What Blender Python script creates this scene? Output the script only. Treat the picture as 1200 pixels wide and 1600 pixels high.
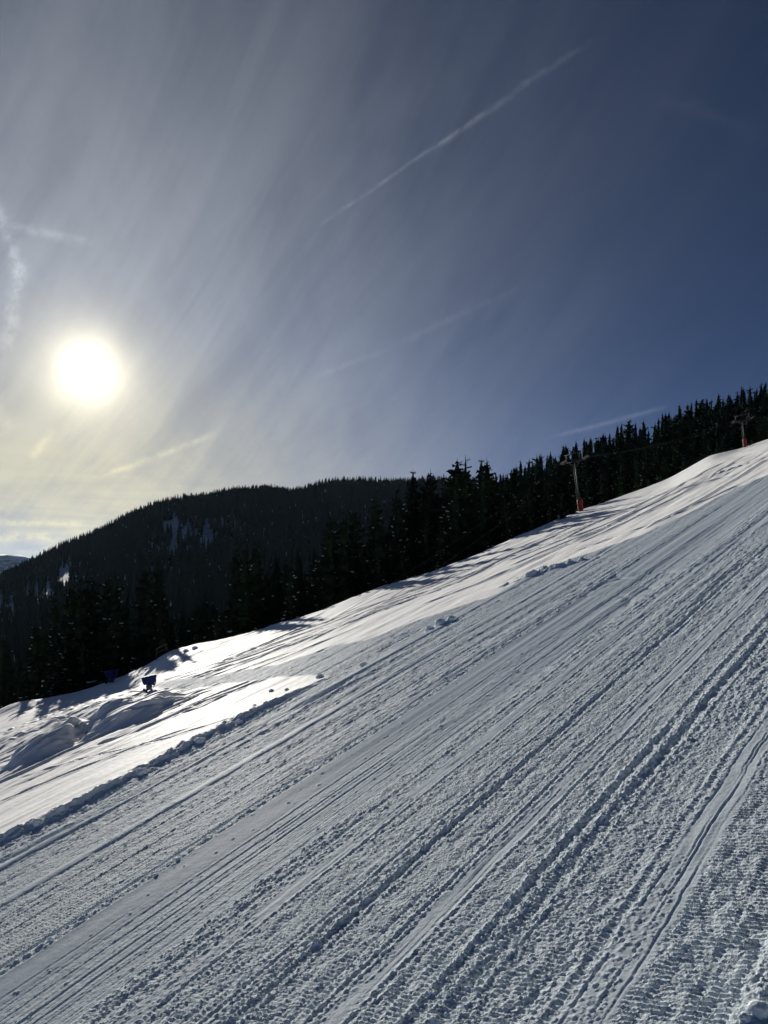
import bpy, math, random
import numpy as np
from mathutils import Vector

for o in list(bpy.data.objects):
    bpy.data.objects.remove(o, do_unlink=True)
SC = bpy.context.scene
COL = SC.collection
rng = random.Random(7)

# ------------------------------------------------------------------ camera
# photograph pixel (1200 x 1600) -> view slopes: u = X / Y (right), v = Z / Y (up)
F, PX0, PY0 = 1200.0, 600.0, 930.0
def uv(px, py):
    return (px - PX0) / F, (PY0 - py) / F
cam = bpy.data.cameras.new('camera')
cam.sensor_fit = 'AUTO'; cam.sensor_width = 36.0
cam.lens = 27.0; cam.shift_y = (PY0 - 800) / 1600
cam.clip_start = 0.1; cam.clip_end = 60000
camo = bpy.data.objects.new('camera', cam); COL.objects.link(camo)
camo.location = (0, 0, 0); camo.rotation_euler = (math.radians(90), 0, 0)
SC.camera = camo

# ------------------------------------------------------------------ sun + sky
su, sv = uv(137, 580)
SUN = Vector((su, 1, sv)).normalized()
sun_el = math.asin(SUN.z)
sun_az = math.atan2(SUN.x, SUN.y)
EXPOSURE = 0.5
SKY_STRENGTH = 0.05
SUN_STRENGTH = 5.0

SC.view_settings.view_transform = 'Standard'
SC.view_settings.look = 'None'
SC.view_settings.exposure = EXPOSURE
SC.view_settings.gamma = 1.0
SC.view_settings.use_curve_mapping = False
SC.cycles.max_bounces = 5
SC.cycles.diffuse_bounces = 3
SC.cycles.glossy_bounces = 2
SC.cycles.transparent_max_bounces = 4
SC.cycles.use_denoising = True
SC.cycles.denoising_prefilter = 'FAST'

sl = bpy.data.lights.new('sun', 'SUN')
sl.energy = SUN_STRENGTH; sl.angle = math.radians(0.6); sl.color = (1.0, 0.95, 0.86)
slo = bpy.data.objects.new('sun', sl); COL.objects.link(slo)
slo.rotation_euler = SUN.to_track_quat('Z', 'Y').to_euler()
slo.location = SUN * 300

class NT:
    """tiny node helper"""
    def __init__(s, tree): s.t = tree; s.n = tree.nodes; s.l = tree.links
    def put(s, inp, val):
        if hasattr(val, 'is_output') or isinstance(val, bpy.types.NodeSocket): s.l.new(val, inp)
        else: inp.default_value = val
    def math(s, op, a, b=0.0, c=None, clamp=False):
        n = s.n.new('ShaderNodeMath'); n.operation = op; n.use_clamp = clamp
        s.put(n.inputs[0], a); s.put(n.inputs[1], b)
        if c is not None: s.put(n.inputs[2], c)
        return n.outputs[0]
    def vm(s, op, a, b=(0, 0, 0)):
        n = s.n.new('ShaderNodeVectorMath'); n.operation = op
        s.put(n.inputs[0], a); s.put(n.inputs[1], b)
        return n.outputs['Value'] if op in ('DOT_PRODUCT', 'LENGTH') else n.outputs[0]
    def noise(s, vec, scale, detail=3.0, rough=0.55, dist=0.0):
        n = s.n.new('ShaderNodeTexNoise'); s.put(n.inputs['Vector'], vec)
        n.inputs['Scale'].default_value = scale; n.inputs['Detail'].default_value = detail
        n.inputs['Roughness'].default_value = rough; n.inputs['Distortion'].default_value = dist
        return n.outputs[0]
    def smooth(s, x, a, b):
        n = s.n.new('ShaderNodeMapRange'); n.interpolation_type = 'SMOOTHSTEP'
        s.put(n.inputs[0], x); n.inputs[1].default_value = a; n.inputs[2].default_value = b
        return n.outputs[0]
    def mix(s, f, a, b, blend='MIX'):
        n = s.n.new('ShaderNodeMix'); n.data_type = 'RGBA'; n.blend_type = blend
        s.put(n.inputs[0], f); s.put(n.inputs[6], a); s.put(n.inputs[7], b)
        return n.outputs[2]
    def turned(s, vec, ang, sa, sc):
        """turn about Y by ang (degrees, up to the right), then stretch: sa along, sc across"""
        return s.mapping(s.mapping(vec, (1, 1, 1), (0, math.radians(ang), 0)), (sa, 1.0, sc))
    def mapping(s, vec, scale=(1, 1, 1), rot=(0, 0, 0)):
        n = s.n.new('ShaderNodeMapping'); s.put(n.inputs[0], vec)
        n.inputs['Scale'].default_value = scale; n.inputs['Rotation'].default_value = rot
        return n.outputs[0]

world = bpy.data.worlds.new('World'); SC.world = world; world.use_nodes = True
wt = NT(world.node_tree); wt.n.clear()
w_out = wt.n.new('ShaderNodeOutputWorld'); w_bg = wt.n.new('ShaderNodeBackground')
wt.l.new(w_bg.outputs[0], w_out.inputs[0]); w_bg.inputs[1].default_value = SKY_STRENGTH
sky = wt.n.new('ShaderNodeTexSky'); sky.sky_type = 'NISHITA'; sky.sun_disc = False
sky.sun_elevation = sun_el; sky.sun_rotation = sun_az
sky.altitude = 2500; sky.air_density = 0.22; sky.dust_density = 0.04; sky.ozone_density = 2.8
tc = wt.n.new('ShaderNodeTexCoord')
D = wt.vm('NORMALIZE', tc.outputs['Generated'])
cosS = wt.vm('DOT_PRODUCT', D, tuple(SUN))
ang = wt.math('ARCCOSINE', wt.math('MINIMUM', cosS, 0.999999))        # angle to the sun, radians
# cloud-plane coordinates: the cirrus lies on a flat layer high above
sepD = wt.n.new('ShaderNodeSeparateXYZ'); wt.put(sepD.inputs[0], D)
zc = wt.math('ADD', wt.math('MAXIMUM', sepD.outputs[2], 0.0), 0.16)
cl = wt.n.new('ShaderNodeCombineXYZ')
wt.put(cl.inputs[0], wt.math('DIVIDE', sepD.outputs[0], zc)); wt.put(cl.inputs[1], wt.math('DIVIDE', sepD.outputs[1], zc))
CL = cl.outputs[0]
st1 = wt.noise(wt.mapping(CL, (1.0, 0.28, 1), (0, 0, math.radians(28))), 1.3, 5, 0.55, 0.6)
st2 = wt.noise(wt.mapping(CL, (1.0, 0.16, 1), (0, 0, math.radians(62))), 2.6, 6, 0.6, 0.4)
st3 = wt.noise(CL, 0.55, 2, 0.5)
fan = wt.noise(wt.turned(D, 46, 1.6, 7.0), 1.0, 6, 0.62, 0.8)          # fanned streaks
fan2 = wt.noise(wt.turned(D, 54, 3.0, 26.0), 1.0, 6, 0.66, 0.6)
blot = wt.noise(D, 3.2, 6, 0.62, 0.4)
edge = wt.math('ADD', wt.math('MULTIPLY', sepD.outputs[0], 0.9), wt.math('MULTIPLY', sepD.outputs[2], 0.45))
edge = wt.math('ADD', edge, wt.math('MULTIPLY_ADD', blot, 0.50, -0.25))
edge = wt.math('ADD', edge, wt.math('MULTIPLY_ADD', fan, 0.34, -0.17))
bank = wt.smooth(edge, 0.56, -0.06)                                   # the cirrus bank thins out to the right
veil = wt.math('ADD', wt.math('MULTIPLY', st1, 0.5), wt.math('MULTIPLY', st2, 0.5))
veil = wt.math('ADD', veil, wt.math('ADD', wt.math('MULTIPLY', fan, 0.9), wt.math('MULTIPLY', fan2, 0.5)))
veil = wt.smooth(veil, 0.96, 1.46)
hz = wt.noise(wt.mapping(D, (5.0, 5.0, 60.0), (0, math.radians(8), 0)), 1.0, 5, 0.62, 0.5)       # thin flat streaks low over the horizon
lowk = wt.smooth(sepD.outputs[2], 0.22, 0.05)
veil = wt.math('ADD', veil, wt.math('MULTIPLY', lowk, wt.math('MULTIPLY_ADD', hz, 2.0, -1.0)))
veil = wt.math('ADD', wt.math('MULTIPLY', veil, wt.math('MULTIPLY_ADD', bank, 0.02, 0.52)), wt.math('MULTIPLY_ADD', bank, 0.42, 0.36))
veil = wt.math('MULTIPLY', veil, wt.math('MULTIPLY_ADD', wt.smooth(sepD.outputs[2], 0.36, 0.03), 0.70, 1.0))   # longer path near the horizon
# forward scattering of the ice crystals round the sun
def expo(k, sig): return wt.math('MULTIPLY', wt.math('EXPONENT', wt.math('MULTIPLY', ang, -1.0 / sig)), k)
def gau(k, sig):
    q = wt.math('DIVIDE', ang, sig)
    return wt.math('MULTIPLY', wt.math('EXPONENT', wt.math('MULTIPLY', wt.math('MULTIPLY', q, q), -1.0)), k)
wide = wt.math('ADD', gau(0.134, 0.46), expo(0.045, 0.28))
wide = wt.math('MULTIPLY', wide, veil)
core = wt.math('ADD', expo(2.1, 0.0215), expo(0.165, 0.13))
K = 1.0 / SKY_STRENGTH
tot_w = wt.math('MULTIPLY', wide, K); tot_c = wt.math('MULTIPLY', core, K)
warm = wt.smooth(wt.math('ADD', sepD.outputs[2], wt.math('MULTIPLY', ang, 0.25)), 0.40, 0.06)
wcol = wt.mix(warm, (0.95, 1.0, 1.0, 1), (1.36, 1.08, 0.14, 1))
def scale_col(col, f):
    n = wt.n.new('ShaderNodeVectorMath'); n.operation = 'SCALE'
    wt.put(n.inputs[0], col); wt.put(n.inputs['Scale'], f); return n.outputs[0]
skycol = scale_col(sky.outputs[0], 1.0)
acc = wt.vm('ADD', skycol, scale_col(wcol, tot_w))
acc = wt.vm('ADD', acc, scale_col((1.02, 0.92, 0.66), tot_c))
# contrails and cirrus wisps: p1, p2 pixels, half width px, strength, breakup
def pdir(px, py):
    a, b = uv(px, py); return Vector((a, 1, b)).normalized()
TRAILS = [(486, 362, 780, 160, 2.2, 0.20, 0.85), (640, 258, 945, 48, 4.0, 0.14, 0.95),
          (480, 592, 620, 542, 3.5, 0.07, 0.9), (600, 545, 840, 436, 4.5, 0.07, 0.9),
          (850, 687, 1060, 630, 3.0, 0.26, 0.4),
          (-8, 300, 36, 450, 9.0, 0.22, 0.9), (36, 400, 6, 560, 9.0, 0.22, 0.9), (-30, 600, 20, 680, 12.0, 0.10, 0.8),
          (-20, 350, 160, 378, 6.0, 0.13, 0.8), (46, 722, 88, 664, 6.0, 0.13, 0.8),
          (140, 752, 350, 672, 4.5, 0.17, 0.8), (1010, 144, 1200, 214, 8.0, 0.05, 0.7),
          (-60, 845, 110, 838, 7.0, 0.25, 0.8), (-40, 815, 140, 820, 5.0, 0.15, 0.9),
          (20, 872, 140, 846, 6.0, 0.15, 0.8)]
tn = wt.noise(D, 75, 5, 0.7)
tn2 = wt.noise(D, 16, 3, 0.6)
tot = None
for x1, y1, x2, y2, hw, st, br in TRAILS:
    a, b = pdir(x1, y1), pdir(x2, y2)
    n = a.cross(b).normalized(); m = (a + b).normalized(); e = n.cross(m).normalized()
    half = abs((b - a).dot(e)) / 2
    w = hw / F
    off = wt.math('ADD', wt.vm('DOT_PRODUCT', D, tuple(n)), wt.math('MULTIPLY_ADD', tn2, w * 2.4, -w * 1.2))
    g = wt.math('DIVIDE', off, w)
    g = wt.math('EXPONENT', wt.math('MULTIPLY', wt.math('MULTIPLY', g, g), -1.0))
    al = wt.math('ABSOLUTE', wt.vm('DOT_PRODUCT', D, tuple(e)))
    g = wt.math('MULTIPLY', g, wt.smooth(al, half, half * 0.55))
    g = wt.math('MULTIPLY', g, wt.math('GREATER_THAN', wt.vm('DOT_PRODUCT', D, tuple(m)), 0.5))
    g = wt.math('MULTIPLY', g, wt.math('MULTIPLY_ADD', wt.smooth(tn, 0.36, 0.62), 1.1 * br, 1 - 0.75 * br))
    g = wt.math('MULTIPLY', g, st)
    tot = g if tot is None else wt.math('ADD', tot, g)
trail_l = wt.math('MULTIPLY', tot, wt.math('MULTIPLY', wt.math('ADD', wide, 0.06), 1.6 * K))
acc = wt.vm('ADD', acc, scale_col(wcol, trail_l))
wt.put(w_bg.inputs[0], acc)

# ------------------------------------------------------------------ helpers
def tag(o, label=None, cat=None, group=None, kind=None):
    if label: o['label'] = label
    if cat: o['category'] = cat
    if group: o['group'] = group
    if kind: o['kind'] = kind
    return o

def np_mesh(name, V, T, mats, mi=None, smooth=True):
    """mesh from an (n,3) vertex array and an (m,k) face array"""
    me = bpy.data.meshes.new(name)
    V = np.asarray(V, np.float32); T = np.asarray(T, np.int32); k = T.shape[1]
    me.vertices.add(len(V)); me.vertices.foreach_set('co', V.ravel())
    me.loops.add(T.size); me.loops.foreach_set('vertex_index', T.ravel())
    me.polygons.add(len(T))
    me.polygons.foreach_set('loop_start', np.arange(0, T.size, k, dtype=np.int32))
    for m in (mats if isinstance(mats, (list, tuple)) else [mats]): me.materials.append(m)
    if mi is not None: me.polygons.foreach_set('material_index', np.asarray(mi, np.int32))
    me.polygons.foreach_set('use_smooth', np.full(len(T), smooth, dtype=bool))
    me.update(calc_edges=True)
    return me

def link(name, data, parent=None):
    o = bpy.data.objects.new(name, data); COL.objects.link(o)
    if parent: o.parent = parent
    return o

def grid_faces(nr, nc):
    i = np.arange(nr - 1)[:, None] * nc + np.arange(nc - 1)[None, :]
    return np.stack([i, i + 1, i + nc + 1, i + nc], -1).reshape(-1, 4)

def _hash(ix, iy, seed):
    h = ix.astype(np.uint32) * np.uint32(374761393) + iy.astype(np.uint32) * np.uint32(668265263) + np.uint32((seed * 1442695041) & 0xFFFFFFFF)
    h = (h ^ (h >> np.uint32(13))) * np.uint32(1274126177)
    return h ^ (h >> np.uint32(16))
def h01(ix, iy, seed): return _hash(ix, iy, seed).astype(np.float32) * np.float32(1 / 4294967295.0)

def noise2(x, y, seed=0):
    """value noise, -1..1"""
    fx, fy = np.floor(x), np.floor(y); ix, iy = fx.astype(np.int32), fy.astype(np.int32)
    dx, dy = (x - fx).astype(np.float32), (y - fy).astype(np.float32)
    dx = dx * dx * dx * (dx * (dx * 6 - 15) + 10); dy = dy * dy * dy * (dy * (dy * 6 - 15) + 10)
    a = h01(ix, iy, seed); b = h01(ix + 1, iy, seed); c = h01(ix, iy + 1, seed); d = h01(ix + 1, iy + 1, seed)
    return ((a + (b - a) * dx) * (1 - dy) + (c + (d - c) * dx) * dy) * 2 - 1

def fbm(x, y, seed=0, oct=3, gain=0.5):
    r, a = 0, 1.0
    for k in range(oct):
        r = r + a * noise2(x * 2 ** k, y * 2 ** k, seed + 17 * k); a *= gain
    return r

def clods(x, y, cell, seed, dens=0.7, rmin=0.25, rmax=0.62):
    """rounded lumps, 0..1 high, scattered on a jittered lattice of the given cell"""
    X, Y = x / cell, y / cell
    fx, fy = np.floor(X).astype(np.int32), np.floor(Y).astype(np.int32)
    X = (X - fx).astype(np.float32); Y = (Y - fy).astype(np.float32)
    out = np.zeros_like(X)
    for i in (-1, 0, 1):
        for j in (-1, 0, 1):
            cx, cy = fx + i, fy + j
            px = i + 0.15 + 0.7 * h01(cx, cy, seed); py = j + 0.15 + 0.7 * h01(cx, cy, seed + 1)
            k = h01(cx, cy, seed + 2); r = rmin + (rmax - rmin) * h01(cx, cy, seed + 3) ** 1.5
            d2 = ((X - px) ** 2 + (Y - py) ** 2) / (r * r)
            out = np.maximum(out, np.where((k < dens) & (d2 < 1), r / rmax * np.sqrt(np.maximum(0, 1 - d2)), 0))
    return out

def sstep(x, a, b):
    t = np.clip((x - a) / (b - a), 0, 1); return t * t * (3 - 2 * t)

# ------------------------------------------------------------------ terrain model
A, B, H0 = 0.35, 0.10, 7.6                    # piste plane: z = A x + B y - H0
DH = np.array([0.6667, 0.7457]); QH = np.array([0.7457, -0.6667])   # along / across the groomer passes
def plane(x, y): return A * x + B * y - H0
def ground_px(px, py):
    a, b = uv(px, py); y = H0 / (A * a + B - b); return a * y, y
def st_px(px, py):
    x, y = ground_px(px, py); return x * DH[0] + y * DH[1], x * QH[0] + y * QH[1]

SIL = [(-700, 1330), (-300, 1215), (-120, 1150), (0, 1112), (27, 1103), (50, 1099), (133, 1078), (193, 1057), (235, 1037), (262, 1018), (300, 1008),
       (343, 1000), (400, 987), (423, 978), (500, 955), (543, 938), (587, 920), (677, 893), (733, 873), (800, 841),
       (840, 825), (897, 800), (950, 783), (1000, 765), (1047, 747), (1090, 723), (1110, 711), (1150, 702), (1170, 696),
       (1200, 686), (1300, 655), (1600, 560), (2100, 420)]
SIL_U = np.array([uv(*p)[0] for p in SIL]); SIL_V = np.array([uv(*p)[1] for p in SIL])
YE_U = np.array([-1.2, -0.7, -0.5, -0.3, -0.167, 0, 0.1, 0.18, 0.25, 0.32, 0.42, 0.47, 0.5, 0.7, 1.3])
YE_Y = np.array([104, 103, 101, 92, 88, 85, 87, 92, 98, 106, 126, 138, 141, 150, 160.])
def edgeY(u):
    return np.interp(u, _gu, _gy)
_gu = np.linspace(-1.3, 1.3, 2601)
_k = np.exp(-0.5 * (np.arange(-30, 31) / 7.0) ** 2); _k /= _k.sum()
def _sm(a): return np.convolve(np.pad(a, 30, mode='edge'), _k, 'valid')
_gv = _sm(np.interp(_gu, SIL_U, SIL_V)); _gy = _sm(_sm(_sm(np.interp(_gu, YE_U, YE_Y))))
def edgeV(u): return np.interp(u, _gu, _gv)

def base_h(x, y):
    """piste plane bent to the crest line, falling away behind it"""
    y = np.maximum(y, 0.5); u = np.clip(x / y, -1.25, 1.25)
    ye = edgeY(u)
    corr = edgeV(u) * ye - plane(u * ye, ye)
    w = sstep(y / ye, 0.62, 1.0)
    d = np.maximum(0, y - ye)
    dip = 13.0 * (1 - np.exp(-(d / 11.0) ** 2)) - 4.5 * sstep(y, 190, 285)
    return plane(x, y) + corr * w - dip

# ---- piste (groomed) outline in photo pixels, turned into ground points
PISTE = [(-900, 1800), (-300, 1462), (-100, 1366), (0, 1318), (80, 1282), (150, 1246), (230, 1203), (300, 1166), (370, 1130), (430, 1101), (480, 1078), (508, 1063),
         (498, 1056), (440, 1060), (370, 1067), (300, 1078), (245, 1084), (246, 1076), (300, 1066), (360, 1052), (430, 1040),
         (500, 1018), (570, 1000), (646, 973), (720, 948), (771, 931), (825, 901), (875, 881), (937, 859), (1000, 838),
         (1080, 800), (1140, 768), (1210, 738), (1330, 690), (1560, 620)]
PG = np.array([ground_px(*p) for p in PISTE] + [(60.0, -20.0), (-30.0, -20.0)])
def poly_sd(x, y, P):
    """signed distance (negative inside)"""
    d2 = np.full_like(x, 1e9); inside = np.zeros(x.shape, bool)
    n = len(P)
    for i in range(n):
        ax, ay = P[i]; bx, by = P[(i + 1) % n]
        ex, ey = bx - ax, by - ay
        wx, wy = x - ax, y - ay
        tt = np.clip((wx * ex + wy * ey) / (ex * ex + ey * ey + 1e-9), 0, 1)
        d2 = np.minimum(d2, (wx - ex * tt) ** 2 + (wy - ey * tt) ** 2)
        c = (ay > y) != (by > y)
        inside ^= c & (x < ex * (y - ay) / (ey if abs(ey) > 1e-9 else 1e-9) + ax)
    return np.where(inside, -1, 1) * np.sqrt(d2)

# ---- groomer passes across the piste:  (t0, t1, kind, level)
BANDS = [(-2.75, 9.0, 'rough', 0.01), (-3.22, -2.75, 'clod', 0.01), (-4.56, -3.22, 'bar', -0.01), (-5.24, -4.56, 'flat', 0.0), (-5.56, -5.24, 'bite', -0.005),
         (-6.66, -5.56, 'rough', -0.005), (-7.14, -6.66, 'trench', 0.0), (-7.58, -7.14, 'trench', 0.01), (-8.28, -7.58, 'bar', 0.0), (-8.52, -8.28, 'bite', 0.0),
         (-9.02, -8.52, 'flat', 0.0), (-9.25, -9.02, 'bite', 0.0), (-10.38, -9.25, 'bar', -0.01), (-10.78, -10.38, 'trench', -0.01), (-11.05, -10.78, 'rough', 0.0),
         (-11.30, -11.05, 'bite', 0.01), (-12.48, -11.30, 'bar', 0.01), (-12.74, -12.48, 'bite', 0.01), (-13.28, -12.74, 'flat', 0.015), (-13.55, -13.28, 'rough', 0.0),
         (-13.92, -13.55, 'bite', 0.0), (-14.40, -13.92, 'rough', 0.0), (-18.45, -14.40, 'till', 0.0),
         (-18.95, -18.45, 'clod', 0.09), (-20.90, -19.00, 'bar', 0.12), (-21.06, -20.90, 'trench', 0.115), (-22.10, -21.06, 'bar', 0.12), (-22.40, -22.10, 'bite', 0.12), (-23.30, -22.40, 'bar', 0.13),
         (-23.95, -23.30, 'flat', 0.17), (-25.40, -23.95, 'bar', 0.14), (-25.75, -25.40, 'bite', 0.14), (-27.20, -25.75, 'rough', 0.15), (-27.80, -27.20, 'flat', 0.21),
         (-29.3, -27.80, 'bar', 0.12), (-29.8, -29.3, 'trench', 0.06), (-60., -29.8, 'rough', 0.05)]
PITCH = 0.092
def tracks(s, t, Y):
    wob = 0.09 * noise2(s * 0.10, t * 0.05, 5) + 0.03 * noise2(s * 0.7, t * 0.4, 6) + 0.015 * noise2(s * 4, t * 2, 4)
    tt = t + wob
    out = np.zeros_like(s); rgh = np.zeros_like(s)
    near = 1 - sstep(Y, 19, 32)               # where single bars can still be told apart
    fine = noise2(s * 13, t * 15, 21) * 0.005 + noise2(s * 27, t * 30, 22) * 0.0045
    mid = fbm(s * 1.6, t * 3.5, 31, 2) * 0.010
    c_small = clods(s, t, 0.085, 41, 0.62); c_big = clods(s, t, 0.17, 51, 0.5); c_mini = clods(s, t, 0.048, 61, 0.65)
    patch = np.clip(0.5 + 0.9 * fbm(s * 0.35, t * 1.2, 71, 2), 0, 1)
    far = sstep(Y, 16, 34)
    grain = noise2(s * 2.2, t * 7, 95) * 0.016 + noise2(s * 5, t * 11, 96) * 0.018
    for n, (t0, t1, kind, lev) in enumerate(BANDS):
        ed = 0.05
        w = sstep(tt, t0 - ed, t0 + ed) * (1 - sstep(tt, t1 - ed, t1 + ed))
        m = w > 1e-4
        if not m.any(): continue
        S, Tt, W = s[m], tt[m], w[m]; x = (Tt - t0) / (t1 - t0)
        nr = near[m]; f = fine[m]; pt = patch[m]; cs, cb, cm = c_small[m], c_big[m], c_mini[m]
        if kind in ('bar', 'rough'):
            ph = S + 0.03 * noise2(S * 0.5, Tt * 2.0, 80 + n) + 0.014 * noise2(S * 4, Tt * 7, 81 + n) + n * 0.37
            b = (0.5 + 0.5 * np.cos(2 * math.pi * ph / PITCH)) ** 2.0
            brk = 0.5 + 0.6 * noise2(S * 5.0, Tt * 9.0, 90 + n)
            amp = 0.036 if kind == 'bar' else 0.028
            h = lev + amp * b * np.clip(brk, 0.25, 1) * nr
            q = (Tt - t0) % 0.58 - 0.29
            h = h - 0.018 * np.exp(-(q / 0.035) ** 2) * (0.3 + 0.7 * pt) + mid[m] + f
            if kind == 'rough':
                h = h + cs * 0.030 * (0.3 + 0.7 * pt) + cb * 0.040 * sstep(pt, 0.55, 0.95) + cm * 0.016
            else:
                h = h + cs * 0.020 * sstep(pt, 0.5, 0.95) + cm * 0.010
            h = h + far[m] * grain[m] * (1.0 if kind == 'rough' else .75)
        elif kind == 'flat':
            h = lev + (0.025 if t1 < -20 else 0.0) * np.exp(-((x - .55) / .3) ** 2) + 0.45 * f + 0.008 * noise2(S * 1.2, Tt * 7, 101 + n) + 0.25 * far[m] * grain[m]
            for c, dp in ((0.08, .016), (0.46, .014), (0.56, .016), (0.86, .012)):
                cc = c + 0.03 * noise2(S * 0.9, Tt * 0, 7 + n)
                h = h + dp * (np.exp(-((x - cc + .05) / 0.03) ** 2) - np.exp(-((x - cc) / 0.035) ** 2)) * (0.45 + 0.55 * noise2(S * 0.8, Tt * 0 + c * 9, 104))
            h = h + cs * 0.02 * (pt > 0.70) + cm * 0.010 * sstep(pt, .5, .8)
        elif kind == 'bite':
            ph = S / (PITCH * 1.12) + 0.25 * noise2(S * 0.7, Tt * 0, 110 + n)
            b = np.abs(np.sin(math.pi * ph)) ** 0.7; mid_x = np.exp(-((x - .5) / .28) ** 2)
            h = lev + 0.014 + 0.012 * np.exp(-((x - .2) / .15) ** 2) - 0.055 * mid_x * (1 - b * .75) * (0.35 + 0.65 * nr) * (0.5 + 0.5 * pt) + cs * 0.034 * (1 - .6 * mid_x) + cb * 0.02 * pt + f + 0.7 * far[m] * grain[m]
        elif kind == 'clod':
            h = lev + 0.035 * np.sin(math.pi * np.clip(x, 0, 1)) + cb * 0.055 * sstep(pt, .3, .9) + cs * 0.038 + cm * .015 + f + far[m] * grain[m]
        elif kind == 'trench':
            h = lev + (0.4 + 0.6 * pt) * (0.036 * np.exp(-((x - .08) / .16) ** 2) - 0.045 * np.exp(-((x - .48) / .20) ** 2)) + 0.02 * np.exp(-((x - .95) / .1) ** 2)
            h = h + cb * 0.060 * (np.exp(-((x - .1) / .25) ** 2) + .25) * (.4 + .6 * pt) + cs * 0.04 + cm * .012 + f + 0.6 * far[m] * grain[m]
            h = h + 0.012 * np.cos(2 * math.pi * S / PITCH) * nr
        else:                                              # till: the smooth groomed lane, dropping from its upper bank
            xm = Tt - t0
            h = lev + 0.15 * (1 - np.clip((xm + .1) / 1.4, 0, 1)) - 0.030 * np.clip(xm - 1.3, 0, 2.6)
            tex = sstep(xm, 0.9, 1.6)
            h = h + (0.12 + 0.5 * tex) * f + tex * 0.0045 * np.cos(2 * math.pi * (Tt + 0.015 * noise2(S * 0.4, Tt * 3, 8)) / 0.105)
            h = h + tex * (0.006 * noise2(S * 0.5, Tt * 9, 121) + cm * 0.006 + 0.35 * far[m] * grain[m]) + 0.012 * noise2(S * 0.1, Tt * 2.2, 122)
            for c, dp in ((1.05, .010), (1.5, .012), (1.95, .020), (2.12, .022), (2.35, .015), (2.6, .026), (3.0, .014), (3.35, .014), (3.7, .012)):
                on = np.clip(0.55 + 1.2 * noise2(S * 0.25, Tt * 0 + c * 30, 131), 0, 1)
                cc = c + 0.05 * noise2(S * 0.12, Tt * 0, 130)
                h = h - dp * on * (np.exp(-((xm - cc) / 0.035) ** 2) - .6 * np.exp(-((xm - cc + .06) / 0.03) ** 2))
            h = h + cs * 0.03 * (h01(np.floor(S / 0.085).astype(np.int32), np.floor(Tt / 0.085).astype(np.int32), 77) > 0.975)
        out[m] += W * h
        rgh[m] += W * (0.16 if kind == 'flat' else (0.10 + 0.32 * sstep(Tt - t0, 0.9, 1.7)) if kind == 'till' else 1.0)
    return out, rgh

# ---- long features that run roughly along the slope, given as photo pixel polylines
def along(pts):
    q = sorted(st_px(*p) for p in pts)
    return np.array([a for a, b in q]), np.array([b for a, b in q])
def groove(s, t, pts, w, depth, rim=0.35, jit=0.0, seed=0):
    S, Tq = along(pts); out = np.zeros_like(s)
    m = np.where((s > S[0]) & (s < S[-1]) & (t > Tq.min() - 2) & (t < Tq.max() + 2))[0]
    if not len(m): return out
    s_, t_ = s[m], t[m]
    tl = np.interp(s_, S, Tq)
    if jit: tl = tl + jit * noise2(s_ * 0.5, s_ * 0, seed)
    k = sstep(s_, S[0], S[0] + 2.5) * (1 - sstep(s_, S[-1] - 2.5, S[-1]))
    x = (t_ - tl) / w
    out[m] = k * depth * (-np.exp(-x * x) + rim * (np.exp(-(x - 1.9) ** 2) + np.exp(-(x + 1.9) ** 2)))
    return out

SKI = [[(0, 1244), (92, 1204), (167, 1180), (240, 1150)], [(0, 1232), (110, 1196), (260, 1160), (420, 1110)],
       [(250, 1082), (300, 1064), (400, 1028), (520, 985), (640, 938), (760, 890)], [(290, 1062), (420, 1014), (560, 968), (700, 915), (800, 868), (880, 830)],
       [(330, 1042), (470, 990), (600, 955), (740, 897), (850, 845)], [(380, 1010), (520, 975), (650, 930), (770, 880), (860, 838)],
       [(560, 962), (680, 918), (790, 874), (880, 842), (960, 800), (1060, 765)], [(640, 955), (760, 905), (860, 862), (960, 815), (1080, 757), (1120, 735)],
       [(880, 845), (960, 812), (1040, 772), (1100, 735), (1140, 716)], [(900, 850), (1000, 805), (1080, 764), (1130, 730), (1170, 708)],
       [(820, 862), (900, 830), (990, 790), (1060, 768)], [(700, 880), (800, 850), (900, 818), (960, 797)],
       [(920, 822), (1000, 792), (1060, 776)], [(1000, 830), (1080, 790), (1150, 748), (1200, 716)],
       [(980, 815), (1060, 775), (1110, 742), (1150, 722), (1195, 705)]]
_r = random.Random(3)
for _ in range(34):                                        # skiers' straight runs over the open powder
    x0 = _r.uniform(-60, 330); y0 = 1285 - 0.50 * (x0 + 60) - _r.uniform(0, 105)
    L = _r.uniform(160, 420); sl_ = _r.uniform(0.36, 0.46); bow = _r.uniform(-6, 6)
    SKI.append([(x0, y0), (x0 + L / 2, y0 - sl_ * L / 2 + bow), (x0 + L, y0 - sl_ * L)])
for _ in range(16):
    x0 = _r.uniform(330, 900); y0 = np.interp(x0, [330, 1000], [1012, 780]) + _r.uniform(6, 50)
    L = _r.uniform(120, 300); sl_ = _r.uniform(0.34, 0.46); bow = _r.uniform(-8, 8)
    SKI.append([(x0, y0), (x0 + L / 2, y0 - sl_ * L / 2 + bow), (x0 + L, y0 - sl_ * L)])

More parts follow.
